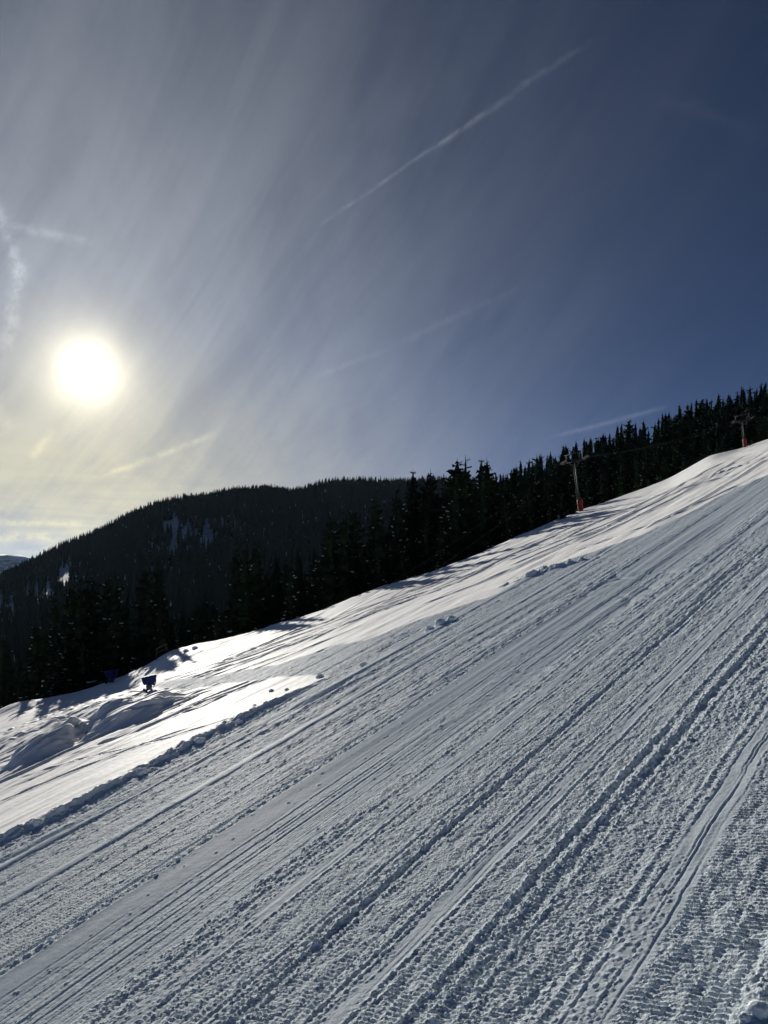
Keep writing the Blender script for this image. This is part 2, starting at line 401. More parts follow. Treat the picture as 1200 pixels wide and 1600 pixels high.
def powder(s, t, x, y):
    h = 0.06 * fbm(x * 0.10, y * 0.07, 201, 3) + 0.035 * fbm(s * 0.25, t * 0.9, 203, 3) + 0.006 * noise2(s * 6, t * 6, 205)
    h = h + (0.040 * noise2(s * 0.035, t * 1.1, 207) + 0.022 * noise2(s * 0.07, t * 2.6, 208)) * np.clip(0.6 + 0.8 * noise2(s * 0.06, t * 0.12, 209), 0, 1)
    for i, L in enumerate(SKI):
        h = h + groove(s, t, L, 0.14 + 0.12 * ((i * 37) % 10) / 10, 0.06 + 0.07 * ((i * 53) % 10) / 10, 0.4, 0.05, 300 + i)
    return h

def bump(x, y, px, py, rx, ry, hgt, rot=0.0, p=2.0):
    cx, cy = ground_px(px, py); c, s_ = math.cos(rot), math.sin(rot)
    dx, dy = x - cx, y - cy; a = (dx * c + dy * s_) / rx; b = (-dx * s_ + dy * c) / ry
    return hgt * np.exp(-(np.sqrt(a * a + b * b) ** p))

BERM = [(-300, 1462), (-100, 1366), (0, 1316), (80, 1280), (150, 1244), (230, 1201), (300, 1164), (370, 1128), (430, 1099), (480, 1076), (508, 1063)]
def terrain(x, y):
    s = x * DH[0] + y * DH[1]; t = x * QH[0] + y * QH[1]
    z = base_h(x, y)
    sd = poly_sd(x, y, PG)
    sdj = sd + 0.25 * fbm(x * 0.7, y * 0.5, 211, 2) + 0.08 * noise2(x * 3, y * 3, 212)
    g = 1 - sstep(sdj, -0.25, 0.25)                        # 1 on the groomed snow
    far_fade = 1 - sstep(y, 95, 125)
    tr = np.zeros_like(s); mg = g > 0.001
    rough = np.zeros_like(s) + 0.08
    if mg.any():
        a_, b_ = tracks(s[mg], t[mg], y[mg]); tr[mg] = a_; rough[mg] += g[mg] * b_
    # far, thin stretch of the passes: long low ridges
    tr = tr + (0.05 * noise2(s * 0.04, t * 1.6, 221) + 0.03 * noise2(s * 0.15, t * 3.2, 222)) * sstep(y, 18, 40)
    pw = np.zeros_like(s); mp = g < 0.999
    if mp.any(): pw[mp] = powder(s[mp], t[mp], x[mp], y[mp])
    # the untracked snow stands above the groomed lane at the left and thins out to the right
    S, Tq = along(BERM); tb = np.interp(s, S, Tq)
    stepk = np.interp(s, [-12, 5, 30, 60, 75], [0.30, 0.26, 0.17, 0.10, 0.0])
    dist = np.maximum(0, tb - t)
    pw = pw + stepk * np.exp(-dist / 14.0) * (1 - sstep(s, S[-1] - 4, S[-1] + 6))
    z = z + (g * tr * (0.25 + 0.75 * far_fade) * (1 - 0.5 * sstep(y, 30, 60)) + (1 - g) * pw)
    # ragged ridge of pushed snow along the lane's edge
    kb = sstep(s, S[0], S[0] + 4) * (1 - sstep(s, S[-1] - 5, S[-1]))
    xb = (t - tb)
    lump = clods(s, t, 0.5, 231, 0.16) * 0.20 * np.clip(0.4 + 0.8 * noise2(s * 0.4, t * 0.4, 233), 0, 1) + np.abs(fbm(s * 1.3, t * 2.0, 234, 4, 0.6)) * 0.12 + clods(s, t, 0.17, 235, 0.5) * 0.06 * np.clip(.4 + noise2(s * .9, t * .9, 237), 0, 1)
    z = z + kb * (np.exp(-(xb / 0.5) ** 2) * (0.05 + 0.06 * noise2(s * 0.5, s * 0, 232) + lump) + np.exp(-((xb - 1.6) / 1.1) ** 2) * (lump * 0.55 - 0.10))
    z = z + kb * -0.16 * np.exp(-((xb - 3.4 - 0.3 * noise2(s * 0.2, s * 0, 9)) / 0.35) ** 2)
    # rims of turned snow higher up
    for pts, hh, ww in (([(560, 1012), (610, 1003), (655, 985), (690, 972), (722, 963)], 0.48, 0.9), ([(770, 928), (800, 912), (826, 898), (850, 892), (900, 880), (940, 866)], 0.60, 1.0),
                        ([(250, 1082), (330, 1073), (420, 1061), (500, 1056)], 0.10, 0.5), ([(1040, 770), (1100, 748), (1150, 735), (1200, 712)], 0.18, 0.6)):
        S2, T2 = along(pts); t2 = np.interp(s, S2, T2); k2 = sstep(s, S2[0], S2[0] + 6) * (1 - sstep(s, S2[-1] - 2, S2[-1]))
        z = z + k2 * np.exp(-((t - t2) / ww) ** 2) * hh * (0.35 + 0.9 * clods(s, t, 0.8, 241, 0.8) + 0.4 * clods(s, t, 0.35, 243, 0.8))
    for k, (px, py) in enumerate(((905, 955), (925, 945), (960, 928), (990, 915), (1100, 745), (1150, 722), (930, 835), (1005, 850), (1060, 870))):
        cx, cy = ground_px(px, py); r_ = np.hypot(x - cx, (y - cy) * 0.75); a_ = np.arctan2(y - cy, x - cx)
        z = z - 0.05 * np.exp(-((r_ - 2.2 - 0.5 * (k % 3)) / 0.16) ** 2) * sstep(np.cos(a_ - 0.3 - 0.4 * k), 0.2, 0.6)
    # whale-backs of blown snow at the left
    rag = 1 + 0.30 * fbm(x * 0.5, y * 0.35, 251, 3) + 0.10 * noise2(x * 2.2, y * 1.2, 252)
    z = z + bump(x, y, 78, 1172, 2.1 * rag, 3.2, 1.15, 0.2, 5.0) + bump(x, y, 205, 1122, 3.2 * rag, 3.0, 0.9, 0.25, 5.0) + bump(x, y, 150, 1136, 2.4 * rag, 2.4, 0.5, 0.2, 4.0)
    z = z + bump(x, y, 130, 1150, 9.0, 9.0, 1.0, 0.2, 4.0) * (0.16 - 0.32 * np.abs(noise2(s * 0.22, t * 0.9, 255)) + 0.07 * noise2(s * 0.6, t * 3, 256))
    z = z + bump(x, y, 60, 1135, 9.0, 6.0 * rag, 0.8, 0.15, 2.4) + bump(x, y, 190, 1104, 6.5, 4.5 * rag, 0.55, 0.3, 2.4)
    z = z - bump(x, y, 90, 1108, 9.0, 8.0, 0.9, 0.3, 2.2)
    z = z + bump(x, y, 20, 1108, 4.0, 3.0, 0.8, 0.1, 2.0)
    ch = bump(x, y, 95, 1112, 9.0, 9.0, 1.0, 0.3, 4.0)
    z = z + ch * (0.10 * noise2(x * 2.2, y * 1.2, 261) + 0.16 * clods(x, y, 0.8, 262, 0.5))
    return z, g, rough

def gz(x, y):
    z, _, _ = terrain(np.array([float(x)]), np.array([float(y)])); return float(z[0])
def gbase(x, y):
    return float(base_h(np.array([float(x)]), np.array([float(y)]))[0])

# ------------------------------------------------------------------ materials
def new_mat(name):
    m = bpy.data.materials.new(name); m.use_nodes = True
    nt = NT(m.node_tree); b = nt.n['Principled BSDF']
    return m, nt, b

def snow_material():
    m, nt, b = new_mat('snow')
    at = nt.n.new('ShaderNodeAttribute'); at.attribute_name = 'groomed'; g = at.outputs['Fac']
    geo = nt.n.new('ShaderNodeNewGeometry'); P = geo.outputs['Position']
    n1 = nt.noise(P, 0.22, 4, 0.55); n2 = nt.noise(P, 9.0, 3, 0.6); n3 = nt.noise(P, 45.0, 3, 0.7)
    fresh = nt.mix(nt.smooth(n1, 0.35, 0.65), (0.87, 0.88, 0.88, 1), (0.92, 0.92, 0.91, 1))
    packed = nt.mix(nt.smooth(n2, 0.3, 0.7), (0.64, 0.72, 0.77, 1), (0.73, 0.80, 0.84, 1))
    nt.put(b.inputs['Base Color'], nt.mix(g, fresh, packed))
    nt.put(b.inputs['Roughness'], nt.math('MULTIPLY_ADD', g, 0.05, 0.6))
    nt.put(b.inputs['Diffuse Roughness'], nt.math('MULTIPLY_ADD', g, 0.45, 0.05))
    nt.put(b.inputs['Specular IOR Level'], nt.math('MULTIPLY_ADD', g, 0.002, 0.006))
    bm = nt.n.new('ShaderNodeBump'); bm.inputs['Strength'].default_value = 1.0; bm.inputs['Distance'].default_value = 0.05
    na = nt.noise(P, 20.0, 2, 0.6); nb = nt.noise(P, 6.5, 2, 0.6); nc = nt.noise(P, 2.2, 2, 0.5)
    hgt = nt.math('ADD', nt.math('MULTIPLY', na, 0.55), nt.math('ADD', nt.math('MULTIPLY', nb, 0.85), nt.math('MULTIPLY', nc, 0.8)))
    ar = nt.n.new('ShaderNodeAttribute'); ar.attribute_name = 'rough'
    nt.put(bm.inputs['Height'], nt.math('MULTIPLY', nt.math('SUBTRACT', hgt, 1.1), ar.outputs['Fac']))
    nt.put(b.inputs['Normal'], bm.outputs[0])
    return m

def plain(name, c1, c2, scale=3.0, rough=0.8, spec=0.3, metal=0.0, bump=0.0):
    m, nt, b = new_mat(name)
    co = nt.n.new('ShaderNodeTexCoord').outputs['Object']
    n = nt.noise(co, scale, 4, 0.6)
    nt.put(b.inputs['Base Color'], nt.mix(nt.smooth(n, 0.3, 0.7), (*c1, 1), (*c2, 1)))
    b.inputs['Roughness'].default_value = rough; b.inputs['Specular IOR Level'].default_value = spec
    b.inputs['Metallic'].default_value = metal
    if bump:
        bm = nt.n.new('ShaderNodeBump'); bm.inputs['Strength'].default_value = bump; bm.inputs['Distance'].default_value = 0.02
        nt.put(bm.inputs['Height'], n); nt.put(b.inputs['Normal'], bm.outputs[0])
    return m

M_SNOW = snow_material()
M_NEEDLE = plain('spruce_needles', (0.012, 0.022, 0.013), (0.028, 0.045, 0.022), 1.3, 0.85, 0.0)
M_BARK = plain('bark', (0.03, 0.022, 0.016), (0.07, 0.05, 0.038), 6, 0.9, 0.1, 0, 0.4)
M_BSNOW = plain('branch_snow', (0.36, 0.38, 0.40), (0.60, 0.62, 0.64), 3, 0.8, 0.1)
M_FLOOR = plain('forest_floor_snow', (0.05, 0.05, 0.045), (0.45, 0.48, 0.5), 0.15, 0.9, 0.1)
M_STEEL = plain('galvanised_steel', (0.035, 0.038, 0.038), (0.06, 0.063, 0.065), 5, 0.6, 0.2, 0.0)
M_ROPE = plain('steel_rope', (0.03, 0.03, 0.03), (0.06, 0.06, 0.06), 5, 0.9, 0.0)
M_DSTEEL = plain('dark_steel', (0.05, 0.055, 0.06), (0.10, 0.10, 0.11), 5, 0.5, 0.5, 0.4)
M_RED = plain('red_padding', (0.20, 0.018, 0.010), (0.27, 0.028, 0.013), 4, 0.6, 0.3, 0, 0.2)
M_STRAP = plain('dark_strap', (0.03, 0.02, 0.02), (0.05, 0.04, 0.04), 4, 0.7)
M_BLUE = plain('blue_tarpaulin', (0.008, 0.014, 0.07), (0.014, 0.024, 0.11), 3, 0.75, 0.12, 0, 0.5)
M_DBLUE = plain('dark_blue_paint', (0.01, 0.015, 0.05), (0.02, 0.03, 0.09), 3, 0.45, 0.5)
M_RUBBER = plain('black_rubber', (0.015, 0.015, 0.015), (0.03, 0.03, 0.03), 8, 0.8, 0.2)
M_WOOD = plain('weathered_wood', (0.06, 0.045, 0.03), (0.13, 0.10, 0.07), 7, 0.85, 0.15, 0, 0.4)
M_LWOOD = plain('pale_marker_pole', (0.35, 0.30, 0.22), (0.5, 0.44, 0.33), 7, 0.8)

# ------------------------------------------------------------------ snow slope mesh
def build_slope():
    UL, UR, VB = -0.60, 0.60, -0.63
    # visible span of every pass line t: from the frame's left / bottom edge to the crest or the frame's right edge
    def span(t):
        s = np.linspace(-60, 420, 9601)
        x = t * QH[0] + s * DH[0]; y = t * QH[1] + s * DH[1]
        ok = y > 3; u = np.where(ok, x / np.maximum(y, 1e-3), -9); v = np.where(ok, A * u + B - H0 / np.maximum(y, 1e-3), -9)
        vis = ok & (u > UL) & (u < UR) & (v > VB) & (y < edgeY(u) + 1.2)
        if not vis.any(): return None
        i = np.where(vis)[0]; return s[i[0]], s[i[-1]], y[i[0]]
    ts = []; t = -0.9
    while t > -125:
        sp = span(t)
        if sp is None:
            t -= 0.5
            if ts and t < -60: break
            continue
        ts.append((t,) + sp); t -= max(sp[2], 8) * (1.65 if t > -32 else 2.5) / 768
    TL = np.array(ts)
    NR = 720
    k = np.linspace(0, 1, NR)[None, :]
    tcol = TL[:, 0:1]; s0 = TL[:, 1:2]; s1 = TL[:, 2:3]
    yoff = tcol * QH[1]
    y0 = yoff + s0 * DH[1]; y1 = np.maximum(yoff + s1 * DH[1], y0 + 0.3)
    yy = 1 / (1 / y0 + (1 / y1 - 1 / y0) * k)
    ss = (yy - yoff) / DH[1]
    # coarse margins so that the slope goes on outside the picture
    pre = s0 - np.array([70, 45, 28, 16, 8, 4, 1.5])[None, :] * np.maximum(0.3, y0 / 40)
    post = ss[:, -1:] + np.array([1.0, 2.5, 4.5, 7, 10, 14, 19, 26, 40, 60.])[None, :]
    S = np.concatenate([pre, ss, post], 1)
    Tm = np.repeat(tcol, S.shape[1], 1)
    # margin lines on both sides
    tr_ = np.array([40, 25, 15, 9, 5, 3, 1.5, 0.2, -0.5]); first = S[0:1]; last = S[-1:]
    S = np.concatenate([np.repeat(first, len(tr_), 0), S, np.repeat(last, 4, 0)], 0)
    tl_ = TL[-1, 0] - np.array([2, 8, 20, 45.])
    Tm = np.concatenate([np.repeat(tr_[:, None], S.shape[1], 1), Tm, np.repeat(tl_[:, None], S.shape[1], 1)], 0)
    X = Tm * QH[0] + S * DH[0]; Y = Tm * QH[1] + S * DH[1]
    nr, nc = X.shape
    print('slope grid', nr, nc)
    x, y = X.ravel(), Y.ravel()
    z, g, rough = terrain(x, y)
    behind = y < 3
    z = np.where(behind, plane(x, y) + 0.05, z)
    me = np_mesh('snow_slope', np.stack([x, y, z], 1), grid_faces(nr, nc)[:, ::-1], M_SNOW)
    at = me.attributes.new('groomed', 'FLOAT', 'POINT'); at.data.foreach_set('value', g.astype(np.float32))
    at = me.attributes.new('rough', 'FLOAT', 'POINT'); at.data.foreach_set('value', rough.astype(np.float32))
    o = link('snow_slope', me); tag(o, 'groomed snow slope with snowcat tracks rising to the right', kind='structure')
    # orientation check: normals must point up
    if me.polygons[len(me.polygons) // 2].normal.z < 0: me.flip_normals()
    return o
slope = build_slope()

# ------------------------------------------------------------------ ground under the forest, hill and far mountain
def forest_ground(x, y):
    u = np.clip(x / np.maximum(y, 1), -1.3, 1.3)
    z = base_h(x, y) + 0.8 * fbm(x * 0.03, y * 0.03, 400, 2)
    ridge = 285.0
    z = z - np.maximum(0, y - ridge) * 0.30
    left = 1 - sstep(u, -0.05, 0.12)
    z = z - left * 22 * sstep(y, 170, 330)
    return z
def build_forest_floor():
    U = np.linspace(-1.3, 1.2, 120)[:, None]; K = np.linspace(0, 1, 60)[None, :] ** 1.5
    y = edgeY(U) + 9 + K * 420; x = U * y
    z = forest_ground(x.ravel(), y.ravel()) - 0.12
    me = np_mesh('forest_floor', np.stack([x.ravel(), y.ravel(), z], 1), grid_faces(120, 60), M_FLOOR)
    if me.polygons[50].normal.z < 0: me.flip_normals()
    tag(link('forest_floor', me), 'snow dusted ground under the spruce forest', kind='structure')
build_forest_floor()

HILL = [(-700, 1010), (-300, 960), (-120, 935), (0, 903), (45, 880), (100, 853), (150, 832), (200, 806), (240, 790), (290, 778), (340, 771), (420, 764),
        (450, 768), (480, 763), (520, 754), (560, 751), (600, 754), (640, 752), (700, 750), (800, 760), (1000, 790)]
HU = np.array([uv(*p)[0] for p in HILL]); HV = np.array([uv(px, py + 9)[1] for px, py in HILL])
HY0, HY1 = 400.0, 1300.0
def hill_z(u, y):
    vr = np.interp(u, HU, HV)
    tau = np.clip((y - HY0) / (HY1 - HY0), 0, 1)
    v0 = -0.13 + 0.06 * np.clip(u + 0.5, 0, 1)
    v = v0 + (vr - v0) * (1 - (1 - tau) ** 1.6)
    x = u * y
    z = v * y + 9 * fbm(x * 0.006, y * 0.004, 410, 3) * np.sin(math.pi * np.clip(tau, 0, 1)) - np.maximum(0, y - HY1) * 0.35
    return z
def hill_material():
    m, nt, b = new_mat('hill_ground')
    P = nt.n.new('ShaderNodeNewGeometry').outputs['Position']
    n = nt.noise(P, 0.02, 4, 0.6); n2 = nt.noise(P, 0.15, 3, 0.6)
    c = nt.mix(nt.smooth(n2, 0.35, 0.65), (0.30, 0.33, 0.36, 1), (0.72, 0.75, 0.78, 1))
    nt.put(b.inputs['Base Color'], c); b.inputs['Roughness'].default_value = 0.9; b.inputs['Specular IOR Level'].default_value = 0.1
    return m
def build_hill():
    U = np.linspace(-1.1, 0.32, 150)[:, None]; y = HY0 + np.linspace(0, 1, 90)[None, :] * (HY1 + 250 - HY0) + U * 0
    u = U + y * 0
    z = hill_z(u, y)
    me = np_mesh('hill', np.stack([(u * y).ravel(), y.ravel(), z.ravel()], 1), grid_faces(150, 90), hill_material())
    if me.polygons[50].normal.z < 0: me.flip_normals()
    tag(link('hill', me), 'wooded hill on the far side of the valley', kind='structure')
build_hill()

def build_mountain():
    m, nt, b = new_mat('mountain_snow')
    geo = nt.n.new('ShaderNodeNewGeometry'); P = geo.outputs['Position']
    n = nt.noise(nt.mapping(P, (1, 0.5, 1.6)), 0.006, 6, 0.7); n2 = nt.noise(P, 0.0016, 3, 0.6)
    sp = nt.n.new('ShaderNodeSeparateXYZ'); nt.put(sp.inputs[0], P)
    lowk = nt.smooth(sp.outputs[2], 330, 120)
    k = nt.smooth(nt.math('ADD', n, nt.math('ADD', nt.math('MULTIPLY', n2, 0.3), nt.math('MULTIPLY', lowk, 0.32))), 0.66, 0.84)
    nt.put(b.inputs['Base Color'], nt.mix(k, (0.80, 0.83, 0.88, 1), (0.05, 0.065, 0.07, 1)))
    b.inputs['Roughness'].default_value = 0.9
    U = np.linspace(-1.5, -0.2, 220)[:, None]; K = np.linspace(0, 1, 70)[None, :]
    u = U + 0 * K; y = 5600 + K * 1700 + 0 * U
    vr = np.interp(u, [-1.5, -0.8, -0.56, -0.5, -0.475, -0.46, -0.44, -0.40, -0.2], [0.10, 0.075, 0.060, 0.0535, 0.050, 0.0470, 0.041, 0.030, 0.02])
    kk = np.clip(K / 0.75, 0, 1)
    v = -0.05 + (vr + 0.05) * (1 - (1 - kk) ** 1.5)
    z = v * y - np.maximum(0, K - 0.75) * 1500 + 55 * fbm(u * y * 0.0022, y * 0.0011, 420, 5) * (1 - kk ** 6 * 0.85)
    me = np_mesh('mountain', np.stack([(u * y).ravel(), y.ravel(), z.ravel()], 1), grid_faces(220, 70), m)
    if me.polygons[50].normal.z < 0: me.flip_normals()
    tag(link('mountain', me), 'distant snow covered mountain at the left', kind='structure')
build_mountain()

# ------------------------------------------------------------------ spruces
class MB:
    def __init__(s): s.v = []; s.f = []
    def vert(s, p): s.v.append(tuple(p)); return len(s.v) - 1
    def tri(s, a, b, c): s.f.append((a, b, c))
    def mesh(s, name, mat, smooth=False):
        me = bpy.data.meshes.new(name); me.from_pydata(s.v, [], s.f); me.materials.append(mat)
        if smooth: me.polygons.foreach_set('use_smooth', [True] * len(s.f))
        me.update(); return me
    def tube(s, pts, rads, n=7, cap=True):
        rings = []
        for i, p in enumerate(pts):
            p = Vector(p); d = (Vector(pts[min(i + 1, len(pts) - 1)]) - Vector(pts[max(i - 1, 0)])).normalized()
            a = d.orthogonal().normalized() if i == 0 else (s._a - d * s._a.dot(d)).normalized()
            s._a = a; b = d.cross(a)
            rings.append([s.vert(p + (a * math.cos(2 * math.pi * j / n) + b * math.sin(2 * math.pi * j / n)) * rads[i]) for j in range(n)])
        for r0, r1 in zip(rings, rings[1:]):
            for j in range(n): s.f.append((r0[j], r0[(j + 1) % n], r1[(j + 1) % n], r1[j]))
        if cap:
            s.f.append(tuple(reversed(rings[0]))); s.f.append(tuple(rings[-1]))
    def box(s, c, size, rot=None, taper=1.0):
        hx, hy, hz = size[0] / 2, size[1] / 2, size[2] / 2; ids = []
        for z in (-1, 1):
            for x, y in ((-1, -1), (1, -1), (1, 1), (-1, 1)):
                k = taper if z > 0 else 1.0
                p = Vector((x * hx * k, y * hy * k, z * hz))
                if rot: p = rot @ p
                ids.append(s.vert(p + Vector(c)))
        for q in ((3, 2, 1, 0), (4, 5, 6, 7), (0, 1, 5, 4), (1, 2, 6, 5), (2, 3, 7, 6), (3, 0, 4, 7)): s.f.append(tuple(ids[i] for i in q))

def spruce_meshes(seed, h, rb, whorls, dens=1.0, snowk=0.4, top=1.0, bare=0.06, pw=0.74, raw=False):
    r = random.Random(seed)
    tk, cr, sn = MB(), MB(), MB()
    lean = (r.uniform(-.02, .02) * h, r.uniform(-.02, .02) * h)
    def axis(k): return Vector((lean[0] * k * k, lean[1] * k * k, h * k))
    tk.tube([axis(k) - Vector((0, 0, 1.0 if k == 0 else 0)) for k in (0, .2, .5, .8, .99)], [.017 * h, .014 * h, .010 * h, .005 * h, .001 * h])
    for w in range(whorls):
        k = bare + (1 - bare) * (w + r.uniform(-.35, .35)) / whorls
        k = min(max(k, 0.03), 0.985)
        prof = (1 - k) ** pw * (0.55 + 0.45 * min(1, k / 0.12))
        R = rb * prof * r.uniform(0.86, 1.12) + 0.10
        nb = max(4, int((6 + 4 * (1 - k)) * dens))
        ph0 = r.uniform(0, 6.28)
        for j in range(nb):
            if r.random() < 0.08: continue
            ph = ph0 + 6.283 * j / nb + r.uniform(-.25, .25)
            L = R * r.uniform(0.62, 1.18)
            ca, sa = math.cos(ph), math.sin(ph)
            P0 = axis(min(k + r.uniform(-.5, .5) / whorls, .985))
            droop = (0.45 * (1 - k) + 0.10) * r.uniform(.7, 1.3) if k < .85 else -0.35 * (k - .85) / .15
            wd = min(0.30 * L + 0.10, 0.85) * r.uniform(.8, 1.2)
            seg = 4 if L > 0.9 else 3
            spine, lft, rgt = [], [], []
            for q in range(seg + 1):
                f = q / seg
                zz = -droop * L * (f ** 0.8) + 0.16 * L * f ** 3
                pos = P0 + Vector((ca * L * f, sa * L * f, zz))
                ww = wd * (0.30 + 1.0 * math.sin(math.pi * min(1, f * .9 + .12)) ** .8) * (1 - f * .35) * (r.uniform(.55, 1.2)) * (0 if q == seg else 1)
                hang = (0.22 + .35 * r.random()) * ww + 0.03
                spine.append(cr.vert(pos))
                if q < seg:
                    lft.append(cr.vert(pos + Vector((-sa * ww + ca * .12 * L, ca * ww + sa * .12 * L, -hang))))
                    rgt.append(cr.vert(pos + Vector((sa * ww + ca * .12 * L, -ca * ww + sa * .12 * L, -hang))))
            for q in range(seg):
                a, b = spine[q], spine[q + 1]
                cr.tri(a, b, lft[q]); cr.tri(a, rgt[q], b)
                if q + 1 < seg and r.random() < .55:
                    cr.tri(b, lft[q + 1], lft[q]); cr.tri(b, rgt[q], rgt[q + 1])
                # twigs hanging under the bough
                pm = Vector(cr.v[a]).lerp(Vector(cr.v[b]), r.random())
                hz = r.uniform(.15, .42) * (0.4 + 0.6 * (1 - k)) * min(1.3, L)
                o = Vector((-sa, ca, 0)) * r.uniform(-.5, .5) * wd
                a2 = cr.vert(pm + Vector((ca, sa, 0)) * .12 * L); b2 = cr.vert(pm - Vector((ca, sa, 0)) * .12 * L); c2 = cr.vert(pm + o + Vector((0, 0, -hz)))
                cr.tri(a2, b2, c2)
            if r.random() < 2.6 * snowk * (0.5 + 0.6 * (1 - k)) * (1.0 if math.sin(2.0 * ph + k * 11.0 + seed * 1.7) > 0.55 else 0.06) and L > .5:
                f0 = r.uniform(.3, .75); f1 = min(1.0, f0 + r.uniform(.16, .38))
                ns = 3; rows = []
                sw = wd * r.uniform(.14, .30)
                for q in range(ns + 1):
                    f = f0 + (f1 - f0) * q / ns
                    zz = -droop * L * (f ** 0.8) + 0.16 * L * f ** 3 + .04
                    pos = P0 + Vector((ca * L * f, sa * L * f, zz))
                    ww = sw * (math.sin(math.pi * (q + .35) / (ns + .7)) ** .6) * r.uniform(.7, 1.2)
                    rows.append((sn.vert(pos + Vector((-sa * ww, ca * ww, -.35 * ww))), sn.vert(pos + Vector((0, 0, .35 * sw + .03))), sn.vert(pos + Vector((sa * ww, -ca * ww, -.35 * ww)))))
                for (a, b, c), (d, e, g_) in zip(rows, rows[1:]):
                    sn.f.append((a, d, e, b)); sn.f.append((b, e, g_, c)); sn.f.append((a, c, g_, d))
    # dense twigs close to the stem
    for w in range(11):
        k0 = bare + (0.97 - bare) * w / 11; k1 = min(.995, k0 + 1.7 / 11)
        ap = cr.vert(axis(k1)); ring = []; ph = r.uniform(0, 6.28); n7 = 8
        R0 = (rb * (1 - k0) ** pw) * (0.45 if dens > .8 or raw else 0.22) + .05
        for j in range(n7):
            a = ph + 6.283 * j / n7; q = R0 * r.uniform(.55, 1.2); c0 = axis(k0)
            ring.append(cr.vert((c0.x + q * math.cos(a), c0.y + q * math.sin(a), c0.z - r.uniform(0, .35) * R0)))
        for j in range(n7): cr.tri(ap, ring[j], ring[(j + 1) % n7])
    # leader shoot
    cr.tube([axis(.95), axis(1.0) + Vector((0, 0, .25 * top))], [.07, .01], 4)
    if raw:
        T, Mi = [], []
        V = cr.v + sn.v
        for f in cr.f:
            T += [(f[0], f[i], f[i + 1]) for i in range(1, len(f) - 1)]
        Mi = [0] * len(T); o = len(cr.v)
        for f in sn.f:
            T += [(f[0] + o, f[i] + o, f[i + 1] + o) for i in range(1, len(f) - 1)]
        Mi += [1] * (len(T) - len(Mi))
        return np.array(V) / h, np.array(T), np.array(Mi)
    return (tk.mesh('trunk', M_BARK, True), cr.mesh('crown', M_NEEDLE), sn.mesh('branch_snow', M_BSNOW, True))

VAR = []
for i, (h, rb, wh, dn, sk, pw_) in enumerate([(18, 3.9, 27, 1.1, .22, .68), (20, 3.6, 30, 1.1, .15, .70), (17, 3.7, 26, 1.2, .32, .60), (21, 4.1, 30, 1.1, .20, .68),
                                         (16, 3.2, 26, 1.1, .16, .72), (22, 4.8, 32, 1.25, .26, .62), (22, 2.9, 25, .62, .12, .62), (19, 3.8, 29, 1.1, .50, .68)]):
    VAR.append((h, spruce_meshes(500 + i, h, rb, wh, dn, sk, pw=pw_)))

def place_tree(name, var, x, y, z, sc, rz, label, group=None, sxy=None):
    h, (mt, mc, ms) = VAR[var]
    e = bpy.data.objects.new(name, None); COL.objects.link(e)
    e.location = (x, y, z); e.rotation_euler = (0, 0, rz); k = sxy or sc; e.scale = (k, k, sc)
    e.empty_display_size = 0.5
    for nm, me in (('trunk', mt), ('crown', mc), ('branch_snow', ms)):
        c = link(nm, me, e)
        if nm == 'branch_snow': c['kind'] = 'stuff'
    tag(e, label, 'tree', group)
    return e

rt = random.Random(11)
# trees the photo singles out on the skyline: photo px of the top, distance, kind, label
HERO = [((637, 741), 124, 4, .0, 'small pointed spruce at the left end of the near skyline trees'),
        ((646, 735), 128, 1, .0, 'slim spruce standing just right of the small leftmost skyline spruce'),
        ((666, 728), 122, 2, .1, 'broad bushy spruce left of the big pointed skyline spruce'),
        ((676, 733), 127, 0, .0, 'spruce top leaning on the broad bushy one, left of the tall pair'),
        ((709, 719), 118, 5, .1, 'big wide spruce left of the thin bare-branched one on the skyline'),
        ((730, 713), 123, 6, .0, 'thin open-branched spruce, tallest of the skyline group'),
        ((737, 735), 126, 4, .0, 'short thin spruce right beside the tall open-branched one'),
        ((753, 717), 130, 1, .0, 'left spruce of the twin tops right of the open-branched tree'),
        ((760, 716), 131, 3, .0, 'right spruce of the twin tops right of the open-branched tree'),
        ((622, 775), 116, 7, .0, 'snow laden spruce below the leftmost skyline trees above the slope edge'),
        ((700, 770), 112, 2, .0, 'snow laden spruce in front of the big wide skyline spruce'),
        ((253, 955), 101, 0, .0, 'lone spruce at the slope edge behind the wooden rail'),
        ((505, 893), 104, 4, .0, 'small spruce just behind the slope edge left of the skyline group'),
        ((130, 1000), 107, 3, .0, 'spruce behind the shaded snow cannon at the left'),
        ((90, 1012), 108, 7, .0, 'snow speckled spruce above the shaded churned snow at far left')]
occupied = []
SHADE = [((262, 1046), 13, 0), ((286, 1056), 15, 3), ((302, 1040), 18, 1), ((206, 1084), 12, 2), ((184, 1100), 14, 5), ((152, 1112), 16, 0), ((122, 1122), 13, 3), ((92, 1120), 15, 7), ((62, 1116), 14, 1), ((30, 1112), 17, 2), ((140, 1095), 20, 1), ((100, 1100), 19, 0),
         ((488, 978), 13, 4), ((520, 982), 15, 1), ((552, 976), 14, 4), ((574, 962), 17, 0), ((620, 918), 15, 0), ((655, 910), 18, 2), ((692, 902), 16, 1), ((730, 888), 20, 3), ((768, 874), 18, 0), ((800, 858), 21, 1),
         ((872, 826), 18, 4), ((902, 818), 20, 1), ((936, 806), 22, 0), ((960, 797), 19, 4)]
